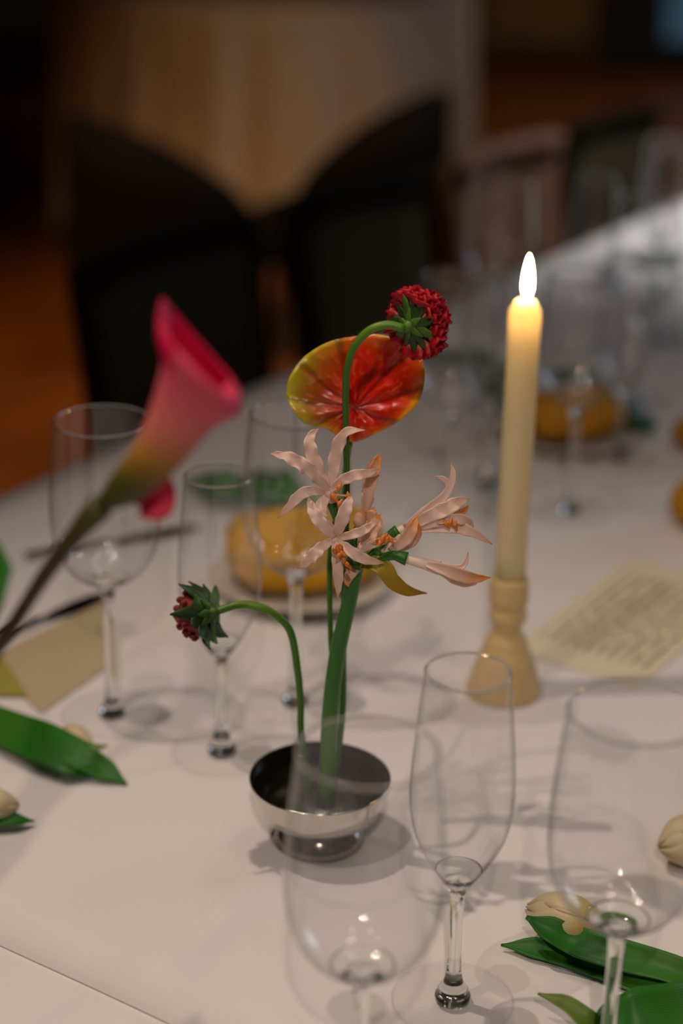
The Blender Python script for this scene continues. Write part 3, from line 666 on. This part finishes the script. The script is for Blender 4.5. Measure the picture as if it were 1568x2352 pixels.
# ------------------------------------------------------------------ scabiosas
def scabiosa(label, stem_pts, radii, head, axis, rad, spent):
    base = stem_pts[0]
    t = thing('scabiosa', label, 'flower', base, 'crimson scabiosas in the silver bowl')
    V, Fc, UV = tube(stem_pts, radii, 12, 48); mk('stem', V, Fc, 'stem_g', t, uv=UV)
    ax = Vector(axis).normalized(); q = ax.to_track_quat('Z', 'Y').to_matrix()
    V, Fc, UV = lathe(prof_fine([(0, -.2), (.25, -.16), (.48, .0), (.56, .25), (.42, .52), (0, .66)], 16), 20)
    V = [head + q @ (Vector(v) * rad * (1.12 if spent else 1)) for v in V]
    hd = mk('flower_head', V, Fc, 'scab_old' if spent else 'scab', t, uv=[(u, .3) for u, _ in UV])
    if not spent:
        proto = None; n = 84
        for i in range(n):
            f = (i + .5) / n; th = R(6 + 94 * math.sqrt(f)); ph = i * 2.39996
            d = Vector((math.sin(th) * math.cos(ph), math.sin(th) * math.sin(ph), math.cos(th)))
            ln = rad * (.62 + .28 * (th / 1.7)) * random.uniform(.9, 1.12)
            if proto is None:
                # one floret: slim tube opening into ruffled lobes
                V, Fc, UV = [], [], []; sg = 10
                pf = [(.05, 0), (.06, .3), (.09, .5), (.17, .72), (.27, .9), (.30, 1.0), (.22, 1.03)]
                for a, (r_, z) in enumerate(pf):
                    for k in range(sg):
                        rr = r_ * (1 + (.30 if a > 3 else 0) * (1 if k % 2 else -1)); V.append((rr * math.cos(k * .6283), rr * math.sin(k * .6283), z + (.07 if a > 4 and k % 2 else 0))); UV.append((k / sg, a / 6))
                for a in range(len(pf) - 1):
                    for k in range(sg): Fc.append((a * sg + k, a * sg + (k + 1) % sg, (a + 1) * sg + (k + 1) % sg, (a + 1) * sg + k))
                proto = mk('floret', V, Fc, 'scab', uv=UV); fo = proto
            else:
                fo = proto.copy(); C.objects.link(fo)
            fo.parent = hd
            mtx = Matrix.Translation(head - wl(t) + q @ (Vector((0, 0, .12 * rad)) + d * rad * .22)) @ (q @ d).to_track_quat('Z', 'Y').to_matrix().to_4x4() @ Matrix.Rotation(random.random() * 6, 4, 'Z') @ Matrix.Diagonal((ln * .85, ln * .85, ln * .92, 1))
            fo.matrix_local = mtx
    else:
        for i in range(40):   # withered florets
            f = (i + .5) / 40; th = R(8 + 74 * math.sqrt(f)); ph = i * 2.39996
            d = Vector((math.sin(th) * math.cos(ph), math.sin(th) * math.sin(ph), math.cos(th)))
            p = head + q @ (Vector((0, 0, .13 * rad)) + d * rad * .56)
            V, Fc, UV = tube([p, p + q @ d * rad * .14, p + q @ d * rad * .22], [.0011, .0022, .0012], 6, 5); mk('withered_floret', V, Fc, 'scab_old', hd)
    nb = 11 if not spent else 13
    for i in range(nb):
        ph = 2 * PI * i / nb + random.uniform(-.12, .12)
        e = Vector((math.cos(ph), math.sin(ph), 0)); L_ = rad * random.uniform(.72, 1.0) * (1.0 if not spent else 1.15)
        bend = .0 if not spent else random.uniform(-.65, .45)
        pts = [Vector((0, 0, -.2 * rad)) + e * rad * .08, Vector((0, 0, -.14 * rad)) + e * rad * .42, Vector((0, 0, ((.02 if spent else -.10) + bend * .25) * rad)) + e * L_ * .8, Vector((0, 0, ((.16 if spent else -.06) + bend * .8) * rad)) + e * L_ * (1.02)]
        pts = [head + q @ p for p in pts]
        V, Fc, UV = blade(pts, [rad * .11, rad * (.21 if spent else .16), rad * (.17 if spent else .13), rad * .015], -ax, -.25, .06, 2, 12, 5); mk('bract', V, Fc, 'bract_l' if i % 4 == 2 else 'bract_g', hd, uv=UV, thick=.0007)
        if i % 2 == 0:   # shorter inner row
            e2 = Vector((math.cos(ph + .3), math.sin(ph + .3), 0)); pts = [head + q @ (Vector((0, 0, z * rad)) + e2 * rad * r_) for r_, z in ((.05, -.24), (.3, -.23), (.55, -.12))]
            V, Fc, UV = blade(pts, [rad * .10, rad * .12, rad * .02], -ax, -.25, .04, 2, 8, 5); mk('bract', V, Fc, 'bract_l', hd, uv=UV, thick=.0007)
    V, Fc, UV = tube([head - ax * rad * .42, head - ax * rad * .2, head - ax * rad * .05], [.0022, .0042, .0062], 12, 6); mk('calyx', V, Fc, 'bract_l', hd)
ax1 = Vector((.62, .62, .12)).normalized()
h1 = Py(950, 744, .988)
scabiosa('tall crimson scabiosa on a hooked green stem in front of the red anthurium',
         [Vector((BX + .008, BY + .002, ZK)), Py(786, 1640, 1.010), Py(788, 1500, 1.010), Py(792, 1300, 1.006), Py(796, 1130, 1.000), Py(795, 1000, .994), Py(793, 900, .990), Py(799, 835, .986), Py(818, 790, .984), Py(850, 758, .983), Py(890, 746, .983), h1 - ax1 * .008],
         [.0021, .0021, .0020, .0019, .0021, .0025, .0024], h1, ax1, .0185, False)
ax2 = Vector((-.85, .42, -.30)).normalized()
h2 = Py(472, 1408, 1.000)
scabiosa('drooping spent scabiosa bending left over the tablecloth from the silver bowl',
         [Vector((BX - .006, BY + .002, ZK)), Py(692, 1690, 1.004), Py(690, 1610, 1.004), Py(682, 1530, 1.003), Py(668, 1455, 1.002), Py(640, 1418, 1.001), Py(600, 1396, 1.000), Py(550, 1389, 1.000), h2 - ax2 * .006],
         [.0022, .0022, .0023, .0024, .0026, .0024], h2, ax2, .0225, True)

# ------------------------------------------------------------------ anthurium
ya = 1.050
cpt = Py(815, 938, ya)
an = thing('anthurium', 'red-orange heart-shaped anthurium with a yellow-green rim behind the scabiosa', 'flower', (BX + .001, BY + .003, ZK))
V, Fc, UV = tube([wl(an), Py(768, 1600, 1.006), Py(760, 1480, 1.010), Py(757, 1350, 1.014), Py(760, 1250, 1.018), Py(780, 1150, 1.026), Py(798, 1050, 1.050), Py(808, 985, 1.054), cpt + Vector((0, .0022, .001))], [.0018, .0017, .0017, .0019], 10, 40); mk('stem', V, Fc, 'stem_g', an, uv=UV)
outl = [(742, 982), (722, 978), (694, 968), (668, 935), (657, 900), (664, 868), (688, 830), (722, 802), (765, 782), (820, 772), (872, 768), (925, 782), (960, 805), (974, 850), (970, 900), (950, 938), (915, 968), (870, 992), (830, 1010), (803, 1014), (775, 1002), (757, 988)]
oc = cr([(x, y, 0) for x, y in outl] + [(742, 982, 0)], 97)[:-1]
V, Fc, UV = [cpt], [], [(.5, 0)]; nr = 16
for j in range(1, nr + 1):
    f = j / nr
    for k, q in enumerate(oc):
        x = 815 + (q.x - 815) * f; y = 938 + (q.y - 938) * f
        a = math.atan2(938 - y, x - 815); rr = math.hypot(x - 815, y - 938) / 4200 * 1.1
        # shallow cup tilted back, rolled lobes at the base, quilting between veins
        dep = .38 * (938 - y) / 4200 * 1.1 - 4.0 * rr * rr + .0016 * math.sin(a * 9 + .6) * f * f + .10 * (815 - x) / 4200
        if q.y > 930: dep += .006 * f ** 3 * (q.y - 930) / 85
        V.append(Py(x, y, ya + .0 + dep)); UV.append((k / 96 * 2 if k <= 48 else 2 - k / 96 * 2, f))
m_ = len(oc)
for k in range(m_): Fc.append((0, 1 + k, 1 + (k + 1) % m_))
for j in range(nr - 1):
    b = 1 + j * m_
    for k in range(m_): Fc.append((b + k, b + m_ + k, b + m_ + (k + 1) % m_, b + (k + 1) % m_))
V2 = V
o = mk('spathe', V2, Fc, 'anth', an, uv=UV, thick=.0009)
# the mesh keeps the stalk point as its own origin so that the colours follow the flower
og = cpt - wl(an)
for v in o.data.vertices: v.co -= og
o.location = og
V, Fc, UV = tube([cpt + Vector((0, .0045, .001)), cpt + Vector((.002, .015, .012)), cpt + Vector((.003, .022, .030))], [.0025, .0032, .0016], 10, 10); mk('spadix', V, Fc, 'spadix', an)

# ------------------------------------------------------------------ calla lily leaning in from the left
yc = .735
V0 = Vector((-.40, .58, .785))
ca = thing('calla_lily', 'blurred pink calla lily leaning in from the left edge', 'flower', V0)
V, Fc, UV = tube([V0, Py(-260, 1860, .685), Py(0, 1480, .742), Py(100, 1325, .738), Py(175, 1225, yc), Py(232, 1160, yc)], [.0030, .0032, .0033, .0042, .0062], 12, 34); mk('stem', V, Fc, 'calla_stem', ca, uv=UV)
Lc = cr([(212, 1165, 0), (262, 1085, 0), (318, 1005, 0), (352, 920, 0), (374, 835, 0), (382, 760, 0), (374, 686, 0)], 40)
Rc = cr([(250, 1172, 0), (318, 1150, 0), (388, 1095, 0), (436, 1042, 0), (476, 995, 0), (512, 966, 0), (546, 952, 0), (553, 910, 0), (530, 868, 0)], 40)
V, UV = [], []; nph = 49
for i in range(40):
    v = i / 39; l, r_ = Lc[i], Rc[i]; c = (l + r_) / 2; h = (l - r_) / 2; dpt = h.length / 4200 * .80 * (.92 if v < .75 else .92 - .45 * (v - .75) / .25)
    for k in range(nph):
        a = 2 * PI * k / (nph - 1) + .9; cs, sn = math.cos(a), math.sin(a)
        x, y = c.x + h.x * cs, c.y + h.y * cs
        fl = max(0, (v - .72) / .28) ** 2
        # lip rolls outwards on the front and right side
        back = .5 - .5 * cs
        x -= fl * 45 * max(0, -sn); y += fl * 105 * max(0, -sn)
        ov = .0016 * (k / (nph - 1))                       # overlap of the wrapped spathe
        V.append(Py(x, y, yc + sn * dpt * (1 + .12 * fl) - ov)); UV.append((k / (nph - 1), v))
o = mk('spathe', V, grid_faces(40, nph), 'calla_in', ca, uv=UV, thick=.0009)
o.data.materials.append(M['calla']); o.modifiers[0].material_offset = 1; o.modifiers[0].material_offset_rim = 0
V, Fc, UV = blade([Py(300, 1120, yc + .010), Py(345, 1120, yc + .016), Py(352, 1160, yc + .016), Py(322, 1186, yc + .012)], [.004, .010, .009, .001], (.2, -1, .2), .2, .05, 2, 14, 7); mk('spathe_fold', V, Fc, 'calla', ca, uv=[(u, .8 + .2 * v) for u, v in UV], thick=.0008)
V, Fc, UV = tube([Py(290, 1080, yc), Py(380, 940, yc), Py(425, 860, yc)], [.003, .0034, .0014], 10, 12); mk('spadix', V, Fc, 'spadix', ca)
# its own silver bowl stands outside the frame
V, Fc, UV = lathe([(0, .0), (.0300, .0), (.0308, .0025), (.0262, .012), (.0232, .0160), (.0335, .0205), (.0400, .0275), (.0435, .0365), (.0449, .0455), (.0438, .0462), (.0424, .0375), (.0385, .0290), (0, .0208)], 40, (-.40, .58, BZ))
o = mk('flower_bowl', V, Fc, 'silver', origin=(-.40, .58, BZ)); tag(o, 'silver bowl left of the frame holding the pink calla lily', 'bowl')
lf = thing('leaf_blade', 'blurred upright green leaf at the left edge, above the card', 'leaf', (-.33, .60, .7490))
V, Fc, UV = blade([(-.33, .60, .7492), (-.28, .64, .84), Py(-72, 1440, .72), Py(-56, 1250, .74), Py(-66, 1110, .75)], [.004, .010, .010, .009, .001], (0, -1, .3), .3); mk('blade', V, Fc, 'leaf', lf, uv=UV, thick=.0008)

# ------------------------------------------------------------------ tulips lying on the cloth
def tulip(label, base, axis, ln, rad, stem, leaves, npet=6):
    t = thing('tulip', label, 'tulip', Vector((base.x, base.y, .7505)), 'cream tulips laid on the tablecloth')
    ax = Vector(axis).normalized(); q = ax.to_track_quat('Z', 'X').to_matrix()
    for i in range(npet):
        a0 = 2 * PI * i / npet + .4; V, UV = [], []; inn = .90 if i % 2 else 1.0
        for a in range(18):
            f = a / 17; r_ = rad * inn * (math.sin(min(1, f * 1.9 + .12) * PI / 2) if f < .5 else (1 - .88 * ((f - .5) / .5) ** 2.4)); hw = R(64) * (math.sin(PI * (.12 + .83 * f)) ** .45)
            for b in range(9):
                g = b / 8 * 2 - 1; an_ = a0 + g * hw; z = f * ln * (1 - .10 * g * g * f)
                V.append(base + q @ Vector((r_ * math.cos(an_), r_ * math.sin(an_), z))); UV.append((b / 8, f))
        mk('petal', V, grid_faces(18, 9), 'tulip', t, uv=UV, thick=.0007)
    if stem:
        V, Fc, UV = tube([base + ax * .002] + stem, [.0036, .0032, .0032], 10, 16); mk('stem', V, Fc, 'leaf_b', t, uv=UV)
    for pts, wd, m, nrm, cup in leaves:
        V, Fc, UV = blade(pts, wd, nrm, cup, .04, 1.5, 26, 9); mk('leaf', V, Fc, m, t, uv=UV, thick=.0009)
UP = (0, -.3, 1)
# right: bud with its leaves
b0 = Pz(1392, 2142, .768)
tip = Pz(1205, 2084, .768)
tulip('cream tulip in the bottom right corner under the wine glass, bud pointing left', b0, tip - b0, .050, .0155,
      [Pz(1480, 2200, .758), Pz(1640, 2262, .755)],
      [([Pz(1640, 2270, .756), Pz(1540, 2228, .764), Pz(1440, 2200, .766), Pz(1330, 2168, .766), Pz(1260, 2135, .772), Pz(1208, 2106, .776)], [.008, .0085, .0095, .0090, .0075, .0010], 'leaf', (0, -.75, 1), .35),
       ([Pz(1600, 2300, .754), Pz(1460, 2255, .754), Pz(1330, 2205, .7545), Pz(1230, 2180, .755), Pz(1150, 2170, .7545)], [.007, .008, .0085, .007, .0006], 'leaf', (0, -.5, 1), .35),
       ([Pz(1680, 2290, .753), Pz(1580, 2330, .762), Pz(1480, 2352, .764), Pz(1410, 2370, .758), Pz(1340, 2400, .754)], [.012, .018, .020, .015, .001], 'leaf', (0, -.6, 1), .25),
       ([Pz(1392, 2375, .7535), Pz(1350, 2345, .765), Pz(1300, 2305, .770), Pz(1235, 2282, .770)], [.006, .006, .0045, .0006], 'leaf_b', (0, -.6, 1), .3)])
# right edge: second bud seen through the wine glass
b0 = Pz(1650, 1915, .768); tip = Pz(1500, 1950, .768)
tulip('cream tulip bud at the right edge seen through the wine glass', b0, tip - b0, .044, .0165, [Pz(1760, 1880, .758)],
      [([Pz(1780, 1990, .753), Pz(1680, 1990, .754), Pz(1600, 1985, .754)], [.006, .008, .001], 'leaf', UP, .2)])
# left: broad leaf with a bud behind it
b0 = Pz(135, 1684, .762); tip = Pz(230, 1718, .762)
tulip('cream tulip under a broad green leaf on the left, pointing right', b0, tip - b0, .029, .0095, [Pz(20, 1650, .757), Pz(-90, 1618, .755)],
      [([Pz(-120, 1610, .754), Pz(0, 1668, .762), Pz(90, 1705, .766), Pz(170, 1742, .764), Pz(214, 1775, .757)], [.010, .0145, .0160, .0145, .0050], 'leaf', (.1, -.6, 1), .15),
       ([Pz(90, 1708, .762), Pz(180, 1740, .764), Pz(240, 1770, .758), Pz(292, 1800, .753)], [.006, .010, .008, .0006], 'leaf', (.1, -.6, 1), .3),
       ([Pz(120, 1712, .758), Pz(190, 1722, .760), Pz(248, 1712, .763)], [.005, .006, .0006], 'leaf_b', (.1, -.6, 1), .3)])
# left bottom bud at the edge
b0 = Pz(-70, 1850, .763); tip = Pz(40, 1850, .763)
tulip('cream tulip tip at the left edge, below the broad leaf', b0, tip - b0, .032, .011, [Pz(-170, 1850, .757)],
      [([Pz(-140, 1880, .754), Pz(-40, 1882, .757), Pz(30, 1884, .757), Pz(80, 1886, .754)], [.006, .007, .0055, .0005], 'leaf', UP, .3)])
# far blurred leaves and tulips
def leaf_thing(label, pts, wd, m='leaf', cup=.3):
    t = thing('fallen_leaf', label, 'leaf', Vector((pts[1].x, pts[1].y, .7505)), 'loose green leaves on the tablecloth')
    V, Fc, UV = blade(pts, wd, (.1, -.7, 1), cup, .05, 2, 20, 7); mk('blade', V, Fc, m, t, uv=UV, thick=.0008)
def fl(*a): return [Pz(x, y, z) for x, y, z in a]
leaf_thing('blurred green leaf behind the champagne glass rim on the left', fl((440, 1095, .756), (490, 1108, .772), (540, 1118, .772), (590, 1128, .756)), [.008, .017, .016, .002])
leaf_thing('blurred green leaf behind the wine glass above the mustard napkin', fl((575, 1085, .756), (610, 1110, .775), (660, 1125, .775), (730, 1155, .756)), [.010, .022, .018, .002])
leaf_thing('blurred dark leaf left of the candle, below the anthurium', fl((975, 805, .757), (1040, 820, .775), (1120, 835, .780), (1180, 850, .757)), [.008, .016, .018, .002], 'leaf_d')
leaf_thing('blurred dark green leaf right of the ochre napkin', fl((1375, 930, .757), (1415, 945, .775), (1455, 957, .775), (1508, 973, .757)), [.010, .022, .022, .004], 'leaf_d')
leaf_thing('blurred green leaf between candle and ochre napkin', fl((1255, 850, .756), (1310, 860, .775), (1360, 872, .775), (1400, 890, .756)), [.008, .014, .014, .002], 'leaf_d')
leaf_thing('long blurred leaf at the far end of the table', fl((1390, 590, .757), (1450, 600, .785), (1520, 605, .785), (1580, 630, .757)), [.008, .014, .014, .002], 'leaf_d')
leaf_thing('short blurred leaf left of the candle stick near the glasses', fl((1110, 862, .757), (1130, 875, .785), (1150, 900, .785), (1158, 925, .757)), [.008, .014, .014, .002], 'leaf_d')

# ------------------------------------------------------------------ plates, napkins, cards, cutlery
def plate(label, x, y, r):
    V, Fc, UV = lathe([(0, .002), (r * .55, .002), (r * .6, .0), (r * .64, .002), (r * .8, .007), (r, .0125), (r * 1.003, .0138), (r * .985, .0145), (r * .78, .0095), (r * .62, .0055), (0, .005)], 64, (x, y, .7508))
    return tag(mk('plate', V, Fc, 'plate', origin=(x, y, .7508)), label, 'plate', 'small cream plates')
def napkin(label, x, y, z, sx, sy, h, rz_, m):
    """thick folded napkin: rounded bundle with the edges of its layers showing"""
    V, Fc = [], []; nz, ns = 22, 56; rm = Matrix.Rotation(rz_, 3, 'Z')
    for j in range(nz + 1):
        f = j / nz; zz = h * f; k = (1 - abs(2 * f - 1) ** 3.2) ** .42 if 0 < f < 1 else .02
        lay = 1 - .035 * (math.cos(f * PI * 8) > .55)
        for i in range(ns):
            a = 2 * PI * i / ns; c, s = math.cos(a), math.sin(a); e = .55
            r_ = 1 / ((abs(c) ** (2 / e) + abs(s) ** (2 / e)) ** (e / 2))
            wob = 1 + .035 * math.sin(3 * a + f * 4) + .02 * math.sin(7 * a - f * 6)
            V.append(Vector((x, y, z)) + rm @ Vector((sx * c * r_ * k * lay * wob, sy * s * r_ * k * lay * wob, zz + .004 * math.sin(a * 2 + 1) * f)))
    for j in range(nz):
        for i in range(ns): Fc.append((j * ns + i, j * ns + (i + 1) % ns, (j + 1) * ns + (i + 1) % ns, (j + 1) * ns + i))
    Fc.append(tuple(range(ns))[::-1]); Fc.append(tuple(nz * ns + i for i in range(ns)))
    return tag(mk('napkin', V, Fc, m, origin=(x, y, z)), label, 'napkin', 'folded yellow napkins')
p = Pz(692, 1350); plate('cream plate under the mustard napkin behind the nerine', p.x, p.y, .076)
napkin('thick mustard napkin on the plate behind the wine glass and nerine', p.x, p.y + .000, .757, .064, .044, .062, .15, 'napkin')
p = Pz(1300, 1010); plate('cream plate under the ochre napkin right of the candle', p.x, p.y, .075)
napkin('thick ochre napkin on the plate right of the candle', p.x, p.y, .757, .052, .038, .046, .3, 'napkin2')
p = Pz(1635, 1035); napkin('ochre napkin cut by the right edge, upper one', p.x, p.y, .7508, .036, .034, .040, .6, 'napkin2')
p = Pz(1640, 1215); napkin('ochre napkin cut by the right edge, lower one', p.x, p.y, .7508, .036, .034, .055, .6, 'napkin2')
def card(name, label, quad, m, z=.7512):
    c = sum(quad, Vector()) / 4
    V = [Vector((v.x, v.y, z)) for v in quad] + [Vector((v.x, v.y, z + .0009)) for v in quad]
    Fc = [(3, 2, 1, 0), (4, 5, 6, 7)] + [(i, (i + 1) % 4, 4 + (i + 1) % 4, 4 + i) for i in range(4)]
    UV = [(0, 0), (1, 0), (1, 1), (0, 1)] * 2
    return tag(mk(name, V, Fc, m, origin=Vector((c.x, c.y, z)), uv=UV, smooth=False), label, 'card')
c_ = Pz(1452, 1420)
card('menu_card', 'cream printed menu lying on the cloth right of the candle holder', [c_ - TU * .11 - TN * .058, c_ + TU * .11 - TN * .058, c_ + TU * .11 + TN * .052, c_ - TU * .11 + TN * .052], 'menu')
q = [Pz(95, 1642), Pz(243, 1540), Pz(243, 1385), Pz(-40, 1520)]
card('place_card', 'beige card lying left of the wine glass stem', q, 'card')
q = [Pz(-120, 1600), Pz(66, 1606), Pz(8, 1520), Pz(-140, 1500)]
card('place_card', 'olive card corner at the left edge', q, 'card_o', .7524)
def knife(label, a, b):
    d = (b - a); ln = d.length; u = d.normalized(); n = Vector((-u.y, u.x, 0)); z = .7512
    t = thing('knife', label, 'knife', Vector((a.x, a.y, z)), 'steel cutlery on the cloth')
    def strip(s0, s1, ws, th):
        V = []; k = len(ws)
        for i, wd in enumerate(ws):
            p = a + u * (s0 + (s1 - s0) * i / (k - 1)); p.z = z
            V += [p - n * wd, p + n * wd, p + n * wd + Vector((0, 0, th)), p - n * wd + Vector((0, 0, th))]
        Fc = [(i * 4 + j, i * 4 + (j + 1) % 4, i * 4 + 4 + (j + 1) % 4, i * 4 + 4 + j) for i in range(k - 1) for j in range(4)] + [(3, 2, 1, 0), tuple(4 * (k - 1) + j for j in range(4))]
        return V, Fc
    V, Fc = strip(0, ln * .48, [.005, .0055, .0045, .0035], .005); mk('handle', V, Fc, 'cutlery', t, smooth=False)
    V, Fc = strip(ln * .48, ln, [.0035, .008, .009, .0085, .002], .0018); mk('blade', V, Fc, 'cutlery', t, smooth=False)
knife('steel knife lying behind the calla stem at the left edge', Pz(-60, 1500), Pz(255, 1365))
knife('steel knife behind the left wine glass, near the table edge', Pz(60, 1288), Pz(460, 1215))
